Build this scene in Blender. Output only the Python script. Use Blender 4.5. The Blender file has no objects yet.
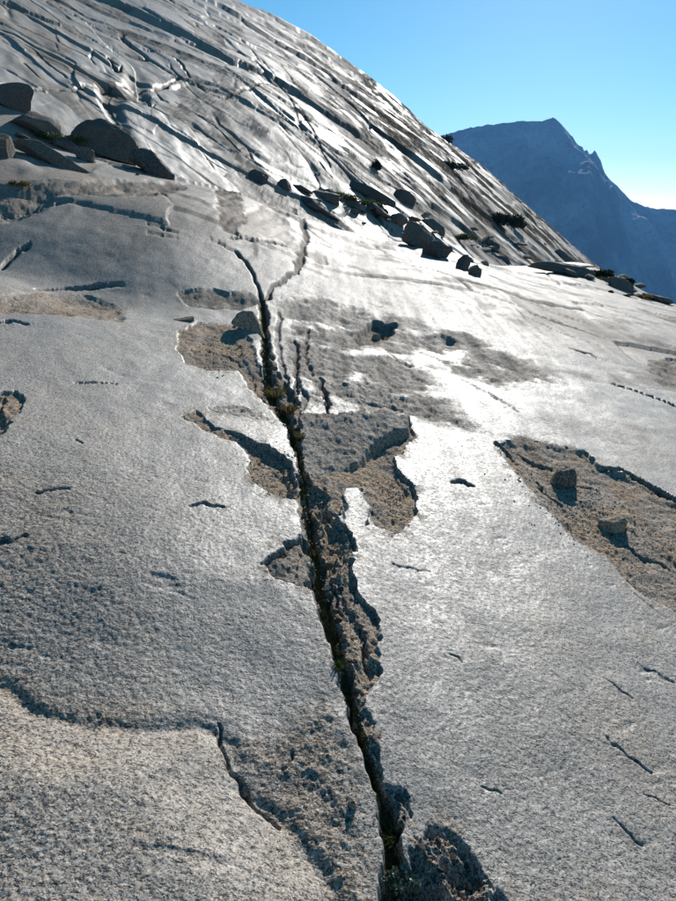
import bpy, bmesh, math, random, time
import numpy as np
from mathutils import Vector, Matrix, noise as mnoise
T0 = time.time()
random.seed(7)
D = bpy.data
scene = bpy.context.scene
col = scene.collection

# ------------------------------------------------------------------ camera, sky, sun, exposure
F_PX = 901 * 28 / 36
PITCH = math.atan((450.5 - 215) / F_PX)
cam_d = D.cameras.new("camera")
cam_d.sensor_fit = 'VERTICAL'; cam_d.sensor_height = 36; cam_d.sensor_width = 27; cam_d.lens = 28
cam_d.clip_start = 0.05; cam_d.clip_end = 60000
cam = D.objects.new("camera", cam_d); col.objects.link(cam)
cam.location = (0, 0, 0)
cam.rotation_euler = (math.pi / 2 - PITCH, 0, 0)
scene.camera = cam

SUN_EL = math.radians(23.0)
SUN_AZ = math.radians(15.0)          # to the right of the view axis (+Y)
world = D.worlds.new("World"); scene.world = world; world.use_nodes = True
nt = world.node_tree; nt.nodes.clear()
sky = nt.nodes.new('ShaderNodeTexSky'); sky.sky_type = 'NISHITA'; sky.sun_disc = False
sky.sun_elevation = SUN_EL; sky.sun_rotation = SUN_AZ
sky.altitude = 2800; sky.air_density = 1.0; sky.dust_density = 0.65; sky.ozone_density = 2.0
hs = nt.nodes.new('ShaderNodeHueSaturation'); hs.inputs['Saturation'].default_value = 1.32
hs.inputs['Hue'].default_value = 0.478
bg = nt.nodes.new('ShaderNodeBackground'); bg.inputs['Strength'].default_value = 0.078
wo = nt.nodes.new('ShaderNodeOutputWorld')
nt.links.new(sky.outputs[0], hs.inputs['Color']); nt.links.new(hs.outputs[0], bg.inputs['Color'])
nt.links.new(bg.outputs[0], wo.inputs['Surface'])

sun_d = D.lights.new("sun", 'SUN'); sun_d.energy = 5.0; sun_d.angle = math.radians(0.55)
sun_d.color = (1.0, 0.965, 0.91)
sun = D.objects.new("sun", sun_d); col.objects.link(sun)
sdir = Vector((math.sin(SUN_AZ) * math.cos(SUN_EL), math.cos(SUN_AZ) * math.cos(SUN_EL), math.sin(SUN_EL)))
sun.rotation_euler = sdir.to_track_quat('Z', 'Y').to_euler()
sun.location = (20, 60, 40)
scene.view_settings.view_transform = 'Standard'
scene.view_settings.look = 'None'
scene.view_settings.exposure = 0.58
scene.view_settings.gamma = 1.0

# ------------------------------------------------------------------ numpy noise
def _hash(ix, iy, seed):
    h = (ix.astype(np.int64) * 374761393 + iy.astype(np.int64) * 668265263 + seed * 1442695041) & 0xffffffff
    h = ((h ^ (h >> 13)) * 1274126177) & 0xffffffff
    h = ((h ^ (h >> 16)) * 2246822519) & 0xffffffff
    return (h ^ (h >> 15)) & 0xffffffff
def rnd(ix, iy, seed):
    return _hash(ix, iy, seed).astype(np.float32) * np.float32(1 / 4294967295.0)
_ang = np.linspace(0, 2 * np.pi, 256, endpoint=False)
GX = np.cos(_ang).astype(np.float32); GY = np.sin(_ang).astype(np.float32)
def perlin(x, y, seed=0):
    x = np.asarray(x, dtype=np.float64); y = np.asarray(y, dtype=np.float64)
    ix = np.floor(x); iy = np.floor(y)
    fx = (x - ix).astype(np.float32); fy = (y - iy).astype(np.float32)
    ix = ix.astype(np.int64); iy = iy.astype(np.int64)
    u = fx * fx * fx * (fx * (fx * 6 - 15) + 10); v = fy * fy * fy * (fy * (fy * 6 - 15) + 10)
    def g(dx, dy):
        h = _hash(ix + dx, iy + dy, seed) & 255
        return GX[h] * (fx - dx) + GY[h] * (fy - dy)
    a = g(0, 0); b = g(1, 0); c = g(0, 1); d = g(1, 1)
    return (a + u * (b - a)) * (1 - v) + (c + u * (d - c)) * v
def fbm(x, y, octv=4, seed=0, gain=0.5, lac=2.03):
    s = 0; a = 1.0
    for o in range(octv):
        s = s + a * perlin(x + 17.3 * o, y - 9.1 * o, seed + o); x = x * lac; y = y * lac; a *= gain
    return s
def voro(x, y, seed=0):
    """F1, F2-F1, cell random, vector to the cell point"""
    ix = np.floor(x).astype(np.int64); iy = np.floor(y).astype(np.int64)
    f1 = np.full(x.shape, 9.0, np.float32); f2 = f1.copy(); cid = np.zeros(x.shape, np.float32)
    vx = np.zeros(x.shape, np.float32); vy = vx.copy()
    for dx in (-1, 0, 1):
        for dy in (-1, 0, 1):
            jx = ix + dx; jy = iy + dy
            px = (jx + 0.1 + 0.8 * rnd(jx, jy, seed) - x).astype(np.float32)
            py = (jy + 0.1 + 0.8 * rnd(jx, jy, seed + 1) - y).astype(np.float32)
            d = np.sqrt(px * px + py * py)
            m = d < f1
            f2 = np.where(m, f1, np.minimum(f2, d))
            f1 = np.where(m, d, f1); vx = np.where(m, px, vx); vy = np.where(m, py, vy)
            cid = np.where(m, rnd(jx, jy, seed + 2), cid)
    return f1, f2 - f1, cid, vx, vy
def S(t, a=0.0, b=1.0):
    t = np.clip((t - a) / (b - a), 0, 1)
    return t * t * (3 - 2 * t)

# ------------------------------------------------------------------ large form of the mountainside (camera eye = origin)
def fore_h(x, y):
    z = -0.20 * x + 0.10 * y - 1.6 - 0.0025 * y * y
    z = z + 0.60 * S(y + 0.25 * x, 5.8, 9.8) * (1 - S(y, 12, 20)) * (1 - S(x, -2.2, 0.4))       # the hump on the left
    z = z - 0.14 * np.exp(-((y + 0.3 * x - 5.9) / 0.7) ** 2) * (1 - S(x, -2.4, -0.8))           # hollow at its foot
    z = z + 0.30 * np.exp(-((y - 0.9 * x - 17.5) / 2.4) ** 2) * S(-x, -4, 2)                   # second swell beyond
    z = z + 0.10 * np.exp(-((x - 1.6 - 0.05 * y) / 1.2) ** 2) * S(y, 6, 10)
    z = z + 0.09 * perlin(x * 0.33 + 4.2, y * 0.20 + 1.3, 11) * S(y, 3, 8) + 0.22 * perlin(x * 0.11 + 1.2, y * 0.09, 12) * S(y, 7, 16)
    z = z + 0.95 * np.exp(-((y - 29) / 4.5) ** 2) * np.exp(-((x - 0.345 * y) / (0.085 * np.maximum(y, 1))) ** 2)     # bench at the end of the dome
    z = z - 0.03 * np.maximum(x - 6 - 0.12 * y, 0) ** 1.6 * 0.35
    return z
def dome_h(x, y):
    z = -0.70 * x + 0.25 * y - 8.6
    z = z - 0.27 * 7 * np.log1p(np.exp(np.clip((-x - 5.0) / 7, -30, 30)))
    z = z + 1.2 * perlin(x * 0.035 + 3, y * 0.03, 21) * S(y, 18, 60) + 0.5 * perlin(x * 0.09, y * 0.07 + 2, 22)
    z = z - 0.0022 * np.maximum(x - 0.17 * y - 3, 0) ** 2
    z = z - 0.02 * np.maximum(y - 150, 0) ** 1.5
    return z
def smax(a, b, k):
    h = np.clip(0.5 + 0.5 * (a - b) / k, 0, 1)
    return b + (a - b) * h + k * h * (1 - h)
def base_h(x, y):
    x = np.asarray(x, dtype=np.float64); y = np.asarray(y, dtype=np.float64)
    yy = np.maximum(y, -30)
    f = fore_h(x, yy)
    f = np.where(y > 60, fore_h(x, np.minimum(yy, 60.)) - 0.35 * np.maximum(y - 60, 0), f)
    return smax(f, dome_h(x, yy), 0.7)

def ray(px, py):
    cx = (px - 338) / F_PX; cy = (450.5 - py) / F_PX
    c, s = math.cos(PITCH), math.sin(PITCH)
    d = np.array([cx, c + cy * s, -s + cy * c]); return d / d[1]
_ys = np.concatenate([np.linspace(0.9, 12, 2400), np.geomspace(12, 210, 2600)])
def P(px, py):
    """where the line of sight of the photograph meets the mountainside"""
    d = ray(px, py)
    z = base_h(d[0] * _ys, _ys); dif = d[2] * _ys - z
    k = np.argmax(dif < 0)
    if dif[k] >= 0: k = int(np.argmin(dif))
    if k == 0: k = 1
    a, b = dif[k - 1], dif[k]
    t = a / (a - b) if a != b and b < 0 else 1.0
    y = _ys[k - 1] + (_ys[k] - _ys[k - 1]) * min(max(t, 0), 1)
    return np.array([d[0] * y, y])
def PL(pts): return np.array([P(*p[:2]) for p in pts])
# at a place on the ground: metres per photo pixel across
def mpp(y): return y / F_PX

# ------------------------------------------------------------------ distance helpers on the ground
def sdf_poly(x, y, poly, reach=0.6):
    """signed distance, positive inside; far outside = -reach"""
    out = np.full(x.shape, -reach, np.float32)
    x0, y0 = poly.min(0) - reach; x1, y1 = poly.max(0) + reach
    m = (x > x0) & (x < x1) & (y > y0) & (y < y1)
    if not m.any(): return out
    px = x[m]; py = y[m]; d2 = np.full(px.shape, 1e9); ins = np.zeros(px.shape, bool)
    n = len(poly)
    for i in range(n):
        ax, ay = poly[i]; bx, by = poly[(i + 1) % n]
        ex, ey = bx - ax, by - ay; L = ex * ex + ey * ey + 1e-12
        t = np.clip(((px - ax) * ex + (py - ay) * ey) / L, 0, 1)
        dx = px - ax - t * ex; dy = py - ay - t * ey
        d2 = np.minimum(d2, dx * dx + dy * dy)
        c = (ay > py) != (by > py)
        if ey != 0: ins ^= c & (px < (py - ay) * ex / ey + ax)
    d = np.sqrt(d2); out[m] = np.where(ins, d, -d); return out
def dist_line(x, y, pts, wid, reach=0.6):
    """(width-relative) distance: d - w(t), negative inside"""
    out = np.full(x.shape, reach, np.float32)
    x0, y0 = pts.min(0) - reach; x1, y1 = pts.max(0) + reach
    m = (x > x0) & (x < x1) & (y > y0) & (y < y1)
    if not m.any(): return out
    px = x[m]; py = y[m]; best = np.full(px.shape, 1e9)
    for i in range(len(pts) - 1):
        ax, ay = pts[i]; bx, by = pts[i + 1]
        ex, ey = bx - ax, by - ay; L = ex * ex + ey * ey + 1e-12
        t = np.clip(((px - ax) * ex + (py - ay) * ey) / L, 0, 1)
        d = np.hypot(px - ax - t * ex, py - ay - t * ey) - (wid[i] + (wid[i + 1] - wid[i]) * t)
        best = np.minimum(best, d)
    out[m] = best; return out

# ------------------------------------------------------------------ the grid of the mountainside
def frange_rows():
    rows = [-14, -9, -6, -4, -2.5, -1.5, -0.8, -0.3, 0.1, 0.4, 0.65, 0.85]
    # near part: even steps of the view angle, as seen down the middle
    ys = np.geomspace(0.95, 27, 6000)
    d = base_h(0.0 * ys, ys) / ys
    pyc = np.array([450.5 - F_PX * ((math.sin(PITCH) + v * math.cos(PITCH)) / (math.cos(PITCH) - v * math.sin(PITCH))) for v in d])
    pyc = np.minimum.accumulate(pyc)
    s = np.maximum(np.abs(np.gradient(pyc)), 0.05)
    cum = np.concatenate([[0], np.cumsum(s[1:])])
    n1 = 920
    near = np.interp(np.linspace(0, cum[-1], n1), cum, ys)
    inv = np.linspace(1 / 27.0, 1 / 190.0, 400)[1:]
    far = 1 / inv
    return np.concatenate([rows, near, far, [200, 215, 235, 260, 300]])
RY = frange_rows()
def halfw(y):
    y = np.maximum(y, 1.0)
    u = 0.475 + 0.23 * np.exp(-(y - 1.0) / 1.6)
    return u * np.maximum(y, 1.2) + 0.12
ns = 880
sc = np.concatenate([[-4, -3, -2.3, -1.8, -1.45, -1.25, -1.12, -1.05], np.linspace(-1, 1, ns), [1.05, 1.12, 1.25, 1.45, 1.8, 2.3, 3, 4]])
NR, NC = len(RY), len(sc)
Yg, Sg = np.meshgrid(RY, sc, indexing='ij')
Xg = Sg * halfw(Yg)
X = Xg.ravel(); Y = Yg.ravel()
cell = np.maximum(halfw(Y) * 2 / ns, 0.0015)
print('grid', NR, NC, NR * NC, time.time() - T0)

B = base_h(X, Y)
dome_w = S(dome_h(X, Y) - np.where(Y > 60, -99, fore_h(X, Y)), -0.5, 0.9) * (Y > 8)
forew = 1 - dome_w
Z = B.copy()
tan = np.zeros(X.shape, np.float32); rough = np.zeros(X.shape, np.float32); dirt_dark = np.zeros(X.shape, np.float32)
region = np.zeros(X.shape, np.int8)      # 0 = slab itself, others filled below
# jitter for ragged edges
b1 = S(Y, 4, 8); b2 = S(Y, 9, 18)
def banded(fn):
    """relief whose grain coarsens with distance from the near ledges: fn(scale, seed offset)"""
    return fn(1.0, 0) * (1 - b1) + fn(0.24, 1) * b1 * (1 - b2) + fn(0.09, 2) * b2
jx = X + banded(lambda k, o: 0.030 * perlin(X * 9 * k, Y * 7 * k, 31 + o) + 0.016 * perlin(X * 27 * k, Y * 20 * k, 32 + o) + 0.005 * perlin(X * 75 * k, Y * 55 * k, 33 + o)) * (1 + 1.8 * b1 + 3 * b2)
jy = Y + banded(lambda k, o: 0.040 * perlin(X * 8 * k, Y * 6 * k, 37 + o) + 0.022 * perlin(X * 25 * k, Y * 17 * k, 38 + o) + 0.005 * perlin(X * 75 * k, Y * 50 * k, 39 + o)) * (1 + 2.2 * b1 + 6 * b2)
def fw(a):
    """how much a field changes from one grid cell to the next"""
    g_ = a.reshape(NR, NC); o = np.zeros_like(g_)
    o[1:] = np.abs(np.diff(g_, axis=0)); o2 = np.zeros_like(g_); o2[:, 1:] = np.abs(np.diff(g_, axis=1))
    return np.minimum(np.maximum(o, o2), 1.0).ravel()
NZ = banded(lambda k, o: fbm(X * 14 * k, Y * 10 * k, 5, 60 + 9 * o, 0.62)) * (1 + 1.2 * b1 + 2 * b2)

# natural unevenness of the polished rock
Z += forew * (0.020 * fbm(X * 1.3, Y * 1.0, 3, 41) + 0.0045 * fbm(X * 7, Y * 6, 3, 44))
# worn, pitted zones: rougher at the bottom left
pit_zone = S(-(X + 0.1 * Y), 0.0, 0.9) * (1 - S(Y, 2.2, 3.6)) 
pit_zone = np.clip(pit_zone + 0.5 * S(fbm(X * 0.9 + 7, Y * 0.7, 3, 47), 0.15, 0.6) * forew * S(-X, -1, 1), 0, 1)
f = fbm(X * 26, Y * 24, 3, 48)
Z += forew * pit_zone * (0.0020 * f + 0.008 * np.minimum(fbm(X * 13, Y * 12, 4, 49, .6) + 0.22, 0))
rough = np.maximum(rough, 0.75 * pit_zone)
# grain pits over everything near the camera
g = fbm(X * 60, Y * 55, 2, 52) * (1 - S(Y, 3, 6))
Z += forew * 0.0016 * g * (1 + pit_zone)
# shallow wind-scoops and chatter marks, lying along the flow direction
cdx = X * 0.97 + Y * 0.24; cdy = -X * 0.24 + Y * 0.97
chat = fbm((X + 0.45 * Y) * 3.0, (Y - 0.45 * X) * 9.0, 3, 55)
Z -= forew * 0.005 * S(chat, 0.45, 0.75) * S(X, 0.1, 0.8)
chat2 = fbm(X * 2.4, Y * 8.0, 3, 58)
Z -= forew * 0.006 * S(chat2, 0.45, 0.75) * (1 - S(X, -0.2, 0.3))

def patch(pts, depth, edge=0.010, t=1.0, r=1.0, d=0.0, rid=0, nz=0.012, reach=0.6, ramp=0.0):
    """an area where a sheet of the polished skin has flaked away"""
    global Z
    poly = PL(pts)
    sd = sdf_poly(jx, jy, poly, reach)
    e = np.maximum(edge, fw(sd) * 1.2)
    m = S(sd, -e * 0.3, e)
    if ramp: dep = depth * (0.35 + 0.65 * S(sd, 0, ramp))
    else: dep = depth
    if rid == 1:
        mott = S(fbm(X * 1.5, Y * 1.5, 5, 311, .62), -0.40, 0.0) * S(sd, -0.02, 0.25); m = m * (0.2 + 0.8 * mott)
    Z -= m * dep * (0.45 + 0.75 * S(perlin(X * 2.1, Y * 1.4, 313), -0.35, 0.35))
    inn = S(sd - 0.05 * (1 + b1 * 2) - 0.10 * perlin(X * 5, Y * 3.6, 317), 0.0, np.maximum(0.008, fw(sd))) * m * depth * 0.45
    Z -= inn
    t = t * (0.45 + 0.65 * S(fbm(X * 3.5, Y * 2.5, 4, 319, .6), -0.35, 0.25)); k = m > 0.02
    Z[k] += m[k] * nz * NZ[k]
    if np.isscalar(rid) and rid == 2 and depth < 0.04:
        hal = S(sd, -0.10 * (1 + b1), 0.0) * S(fbm(X * 9, Y * 6, 4, 345, .65), 0.0, 0.3); np.maximum(tan, 0.45 * hal, out=tan); np.maximum(rough, 0.6 * hal, out=rough); Z -= 0.003 * hal
    np.maximum(tan, m * t, out=tan); np.maximum(rough, m * r, out=rough); np.maximum(dirt_dark, m * d, out=dirt_dark)
    if rid: region[sd > 0] = rid
    return sd
def crackline(pts, wpx, depth, d=0.8, reach=0.35, soft=1.0, wob=0.0):
    global Z
    P_ = PL(pts)
    w = np.array([q[2] if len(q) > 2 else wpx for q in pts]) * mpp(P_[:, 1]) * (0.55 if depth < 0.02 else 1.0)
    dl = dist_line(jx, jy, P_, w, reach)
    if wob: dl = dl + np.clip(wob * (perlin(X * 17, Y * 11, 301) + 0.6 * perlin(X * 45, Y * 30, 302)), -wob * .5, wob)
    e = np.maximum(0.005 * soft, fw(dl) * 0.8)
    m = 1 - S(dl, -e, e)
    Z -= m * depth * np.clip(0.03 / e, 0.25, 1) if depth > 0.03 else m * depth * 0.7
    np.maximum(dirt_dark, m * d, out=dirt_dark)
    return dl

# region ids: 1 rough patches, 3 crack floor, 4 wedge, 5 flakes
PATCH = {}
# F rough grey ground above the wedge
patch([(268,298),(300,288),(345,300),(385,300),(420,325),(470,330),(560,372),(575,388),(500,392),(440,372),(470,410),(500,438),(440,428),(412,420),(330,412),(300,414),(274,380),(266,340)], 0.014, 0.03, 0.30, 0.80, 0.04, 1, 0.020)
patch([(178,332),(200,322),(235,325),(250,340),(262,372),(266,402),(250,388),(238,370),(212,370),(186,362),(177,348)], 0.030, rid=2)
patch([(182,418),(196,410),(215,428),(240,438),(266,448),(290,466),(302,500),(304,532),(292,510),(262,497),(250,488),(250,460),(235,447),(205,434)], 0.032, rid=2)
patch([(205,407),(240,405),(262,412),(272,424),(240,418),(215,415)], 0.008, 0.02, 0.15, 0.6, 0, 2)
patch([(300,440),(380,426),(412,424),(416,438),(396,456),(396,470),(410,482),(417,500),(414,522),(396,533),(372,530),(366,512),(362,492),(345,487),(346,508),(336,524),(352,540),(356,560),(312,560)], 0.022, rid=2)
patch([(262,578),(280,562),(300,548),(308,545),(318,600),(300,600),(276,592)], 0.018, 0.01, 0.25, 0.9, 0.1, 2)
patch([(498,442),(520,437),(560,446),(585,450),(598,464),(640,477),(690,506),(690,620),(640,592),(606,556),(575,540),(555,520),(530,490),(508,464)], 0.024, 0.02, 0.9, 0.9, 0.0, 2, 0.012)
patch([(-20,394),(18,394),(28,404),(16,424),(6,442),(-20,450)], 0.035, rid=2)
patch([(-20,300),(40,292),(90,296),(126,308),(124,321),(60,316),(-20,312)], 0.022, 0.05, 0.7, 0.9, 0, 2, 0.012)
patch([(178,294),(198,287),(250,293),(262,304),(240,309),(190,306)], 0.022, 0.03, 0.35, 0.9, 0.1, 2, 0.012)
patch([(214,192),(232,184),(248,222),(236,232),(218,226)], 0.025, 0.05, 0.35, 0.9, 0.1, 2, 0.012)
patch([(255,206),(290,203),(300,214),(285,222),(262,218)], 0.02, 0.05, 0.25, 0.7, 0.0, 2, 0.01)
patch([(-30,186),(60,178),(180,181),(190,188),(150,196),(60,196),(40,215),(-30,230)], 0.05, 0.1, 0.25, 0.9, 0.10, 2, 0.022, 1.5)
patch([(640,362),(690,352),(690,392),(660,385)], 0.03, 0.05, 0.5, 0.9, 0.0, 2, 0.015)
# notch with the dark shadow
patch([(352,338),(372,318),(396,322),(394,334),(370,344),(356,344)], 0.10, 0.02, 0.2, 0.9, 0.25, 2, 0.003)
patch([(408,336),(440,333),(482,344),(470,350),(430,346)], 0.03, 0.05, 0.1, 0.7, 0.1, 2, 0.004)
# rubble hollow at the bottom right of the crack
patch([(398,900),(408,842),(428,824),(452,830),(476,846),(486,872),(500,888),(520,930),(398,930)], 0.022, 0.03, 0.25, 1.0, 0.1, 2, 0.045)
# tan, coarse ground left of the crack at the bottom
sdm = sdf_poly(jx, jy, PL([(215,728),(240,735),(330,700),(355,745),(378,800),(385,920),(330,930),(290,850),(240,790)]), 0.6)
m = S(sdm, -0.05, 0.12); rough = np.maximum(rough, m); tan = np.maximum(tan, 0.45 * m)
Z += m * 0.010 * fbm(X * 14, Y * 12, 4, 91, 0.6)

# the trough of the long joint and its deep core
trough = [(258,300),(258,335),(262,365),(262,402),(280,420),(296,450),(300,490),(306,530),(312,575),(311,602),(324,640),(335,670),(345,700),(362,745),(374,790),(380,830),(382,930),
          (520,930),(470,888),(440,886),(415,862),(396,836),(411,812),(404,788),(384,786),(380,750),(368,700),(379,680),(384,650),(378,624),(362,604),(352,575),(352,540),(332,522),(328,500),(308,482),(302,440),(303,425),(300,400),(275,365),(269,335),(268,300)]
sdt = patch(trough, 0.028, 0.008, 0.75, 1.0, 0.10, 3, 0.020)
core = [(263,300,2),(264,330,3),(266,360,4),(268,385,6),(280,405,7),(291,430,5),(300,460,3.5),(304,500,4),(312,545,6),(319,590,9),(328,625,9),(336,655,8),(345,690,6),(358,730,4.5),(370,768,5),(381,800,7),(388,830,11),(394,862,14),(396,930,16)]
dl = crackline(core, 4, 0.042, 0.55, soft=2.0, wob=0.020); region[dl < 0] = 3
# shorter cracks
crackline([(212,236,1.5),(226,243,2),(240,251,2),(247,264,1.5),(256,280,1.5),(262,300,1.5)], 1.4, 0.05)
crackline([(226,232,1),(262,240,1),(286,246,1.2),(298,256,1.6)], 1.2, 0.10)
crackline([(296,208,1.5),(302,222,3),(306,238,2),(300,258,3),(294,272,2),(276,288,1.8),(266,300,2)], 3, 0.06, 0.6)
crackline([(598,466,1),(620,468,1.5),(640,478,2),(660,490,2.2),(690,506,2.5)], 1.4, 0.045)
crackline([(612,384,1.2),(640,394,1.5),(664,402,1.8),(690,412,1.6)], 1.2, 0.06)
crackline([(0,268,1.5),(10,258,2),(30,244,1)], 1.2, 0.08)
crackline([(188,519,2),(205,516,3),(222,520,2.4)], 2, 0.03, 0.5)
crackline([(452,482,3),(462,480,4),(470,486,3)], 3, 0.03, 0.5)
crackline([(38,506,1.6),(55,502,2),(68,503,1)], 1.5, 0.02, 0.5)
crackline([(76,384,1),(95,383,1.6),(116,384,1)], 1.5, 0.03, 0.5)
crackline([(0,556,2.5),(14,552,3),(28,550,2)], 2, 0.02, 0.5)
crackline([(78,446,1),(84,452,1.4)], 1.4, 0.02, 0.4)
crackline([(394,566,1.6),(410,568,1.2),(430,572,1)], 1.4, 0.014, 0.4)
crackline([(448,655,1.2),(456,657,1.6),(462,663,1)], 1.4, 0.010, 0.4)
crackline([(482,788,1),(490,789,1.6),(500,788,1)], 1.4, 0.010, 0.4)
crackline([(604,678,1.2),(616,688,1.8),(630,700,1.2)], 1.4, 0.012, 0.5)
crackline([(608,738,1),(622,748,2),(636,758,2),(652,770,1.2)], 1.6, 0.014, 0.6)
crackline([(616,816,1),(630,828,2),(646,838,1.2)], 1.4, 0.012, 0.5)
crackline([(640,660,1),(660,674,1.5),(676,684,1)], 1.2, 0.012, 0.5)
crackline([(630,590,1),(648,602,1.4),(668,618,1)], 1.2, 0.012, 0.5)
crackline([(556,604,1),(580,618,1.3),(590,628,1)], 1.2, 0.008, 0.3)
crackline([(640,790,1),(655,796,1.6),(676,806,1)], 1.2, 0.010, 0.5)
crackline([(280,770,2),(288,762,2.4),(294,756,1.4)], 2, 0.016, 0.5)
crackline([(218,724,2),(224,742,2),(232,760,2),(236,782,3),(252,800,2.4),(280,822,2)], 2, 0.020, 0.4)
crackline([(262,580,2),(272,570,2.4),(288,556,2),(302,549,1.5)], 2, 0.03, 0.6)
crackline([(0,322,2.5),(12,321,3.5),(24,324,2)], 2, 0.06, 0.6)
crackline([(36,290,2),(70,290,2.4),(100,286,3),(122,284,2)], 2, 0.045, 0.6)
crackline([(146,222,1),(165,226,1.6),(180,231,1)], 1.2, 0.05, 0.4)
crackline([(148,232,1),(162,234,1.4),(176,235,1)], 1.2, 0.04, 0.4)
crackline([(0,210,1),(40,205,1.4),(70,200,1)], 1.2, 0.05, 0.4)
crackline([(500,292,1.2),(530,300,1.6),(560,312,1.4),(586,322,1)], 1.2, 0.05, 0.4)
crackline([(545,272,1),(560,284,1.4),(572,290,1)], 1.2, 0.05, 0.4)
crackline([(570,350,1),(590,354,2),(600,358,1)], 1.2, 0.05, 0.4)
crackline([(320,376,2),(324,392,2.4),(328,404,2),(330,414,1)], 2, 0.05, 0.5)
crackline([(298,340,1.2),(296,360,1.6),(298,382,2),(292,402,2)], 2, 0.04, 0.5)
crackline([(498,442,3),(506,450,4),(512,456,2.4)], 2, 0.05, 0.6)

for pts in ([(280,312,1.5),(276,340,2.5),(284,372,3),(290,396,2)], [(310,330,1.2),(306,352,2),(312,372,1.5)], [(300,384,2),(306,398,3),(300,412,2)], [(345,392,1.5),(372,402,2),(402,408,1.5)],
            [(344,424,1),(352,412,1.6),(366,408,1)], [(420,352,1.2),(450,362,1.8),(480,366,1.2)], [(460,380,1.2),(500,400,1.8),(520,412,1)], [(390,352,1),(400,362,1.6),(420,368,1)],
            [(520,452,2),(534,460,3),(552,464,2)], [(560,470,1.5),(575,480,2),(600,486,1.5)], [(536,478,1.5),(545,490,2),(560,500,1.5)], [(200,344,1),(222,352,1.6),(240,362,1)], [(334,560,2),(330,590,2.5),(342,615,2)], [(356,630,2),(366,650,2.5),(362,670,2)],
            [(626,540,1),(645,552,1.8),(664,560,1)], [(10,150,1),(40,160,1)], [(480,300,1),(520,312,1.5),(560,330,1.4),(600,345,1)], [(420,290,1),(455,300,1.4),(490,316,1)], [(330,232,1),(372,244,1.4),(410,262,1)], [(590,300,1),(620,312,1.6),(660,326,1)]):
    crackline(pts, 1.5, 0.028, 0.45)
# bottom-left bulge with its sunlit rounded rim
sdb = sdf_poly(X + 0.03 * perlin(X * 6, Y * 5, 81), Y + 0.04 * perlin(X * 5, Y * 5, 82), np.vstack([PL([(-60,676),(0,690),(30,712),(100,727),(160,726),(205,724),(228,742),(236,782),(285,826),(330,890),(350,930)]), [[0.1, -20], [-30, -20], [-30, P(-60, 676)[1]]]]), 0.9)
Z += 0.065 * S(sdb, -0.01, 0.28) - 0.013 * np.exp(-(sdb / 0.03) ** 2)
Z += forew * 0.066 * S(-sdb, 0.0, 0.75) * (1 - S(X, -0.1, 0.4)) * (1 - S(Y, 2.2, 4.5))
bl = S(sdb, -0.02, 0.05)
# wedge block and the polished islands
def island(pts, up, rid, edge=0.012, keep=0.0, tilt=0.0, y0=0.0, side=0.0):
    global Z, tan, rough, dirt_dark
    sd = sdf_poly(jx, jy, PL(pts), 0.5)
    e = np.maximum(edge, fw(sd) * 1.2); m = S(sd, -e * 0.4, e)
    # restore the undisturbed surface, lifted by `up`
    tgt = B + 0.020 * fbm(X * 1.3, Y * 1.0, 3, 41) + up + keep * NZ + tilt * (Y - y0) + side * X
    Z = Z * (1 - m) + tgt * m
    tan = tan * (1 - m); rough = rough * (1 - m) + m * (0.9 if keep else 0.0); dirt_dark = dirt_dark * (1 - m)
    region[sd > 0] = rid
    return sd
island([(302,418),(330,420),(380,419),(412,424),(406,436),(376,448),(364,462),(340,476),(310,480),(300,455),(298,432)], 0.006, 4, keep=0.016, tilt=0.055, y0=float(P(340, 476)[1]))
island([(346,487),(360,489),(369,505),(368,520),(366,530),(350,536),(338,524),(346,508)], 0.004, 5)

# ---- the steep dome: overlapping sheets, ledges and joints
k = dome_w > 0.001
xd, yd = X[k], Y[k]; w = dome_w[k]
sdx, sdy = 0.95, 0.31                                # along the sheets
al = xd * sdx + yd * sdy; ac = yd * sdx - xd * sdy      # along / across
wa = al + 4.0 * perlin(al * 0.07, ac * 0.06, 101) + 1.0 * perlin(al * .4, ac * .12, 104); wc = ac + 6.0 * perlin(al * 0.06, ac * 0.05, 102) + 1.8 * perlin(al * .22, ac * .12, 103) + 0.5 * perlin(al * .9, ac * .3, 105)
dAC = np.abs(np.gradient(RY))[np.repeat(np.arange(NR), NC)][k] * 0.95
hz = np.zeros(xd.shape); cr = np.zeros(xd.shape); dk = np.zeros(xd.shape)
for i, (la, lc, amp, crk) in enumerate([(15., 18., 0.50, 0.55), (5.2, 7.0, 0.20, 0.34), (2.0, 2.9, 0.060, 0.14)]):
    f1, f21, cid, vx, vy = voro(wa / la, wc / lc, 110 + 7 * i)
    ten = (cid - 0.5) * amp * 0.8 + amp * 0.55 * (vy * (0.2 + cid * 1.2)) + amp * 0.45 * vx * (cid - 0.5)
    hz += ten
    if i == 2: ten = ten * (1 - 0.85 * S(yd, 40, 100)); crk = crk * (1 - 0.8 * S(yd, 40, 100))
    if i == 1: ten = ten * (1 - 0.5 * S(yd, 70, 140))
    ten *= 1 - S(dAC / lc, 0.08, 0.35); c = (1 - S(f21, 0.01, 0.06 + 0.03 * i)) * (1 - S(dAC / lc, 0.05, 0.2))
    c *= S(perlin(al / la * 0.9, ac / lc * 0.7, 130 + i), 0.0, 0.35)
    hz -= c * crk * 0.7
    cr = np.maximum(cr, c * (0.9, 0.7, 0.5)[i])
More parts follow.
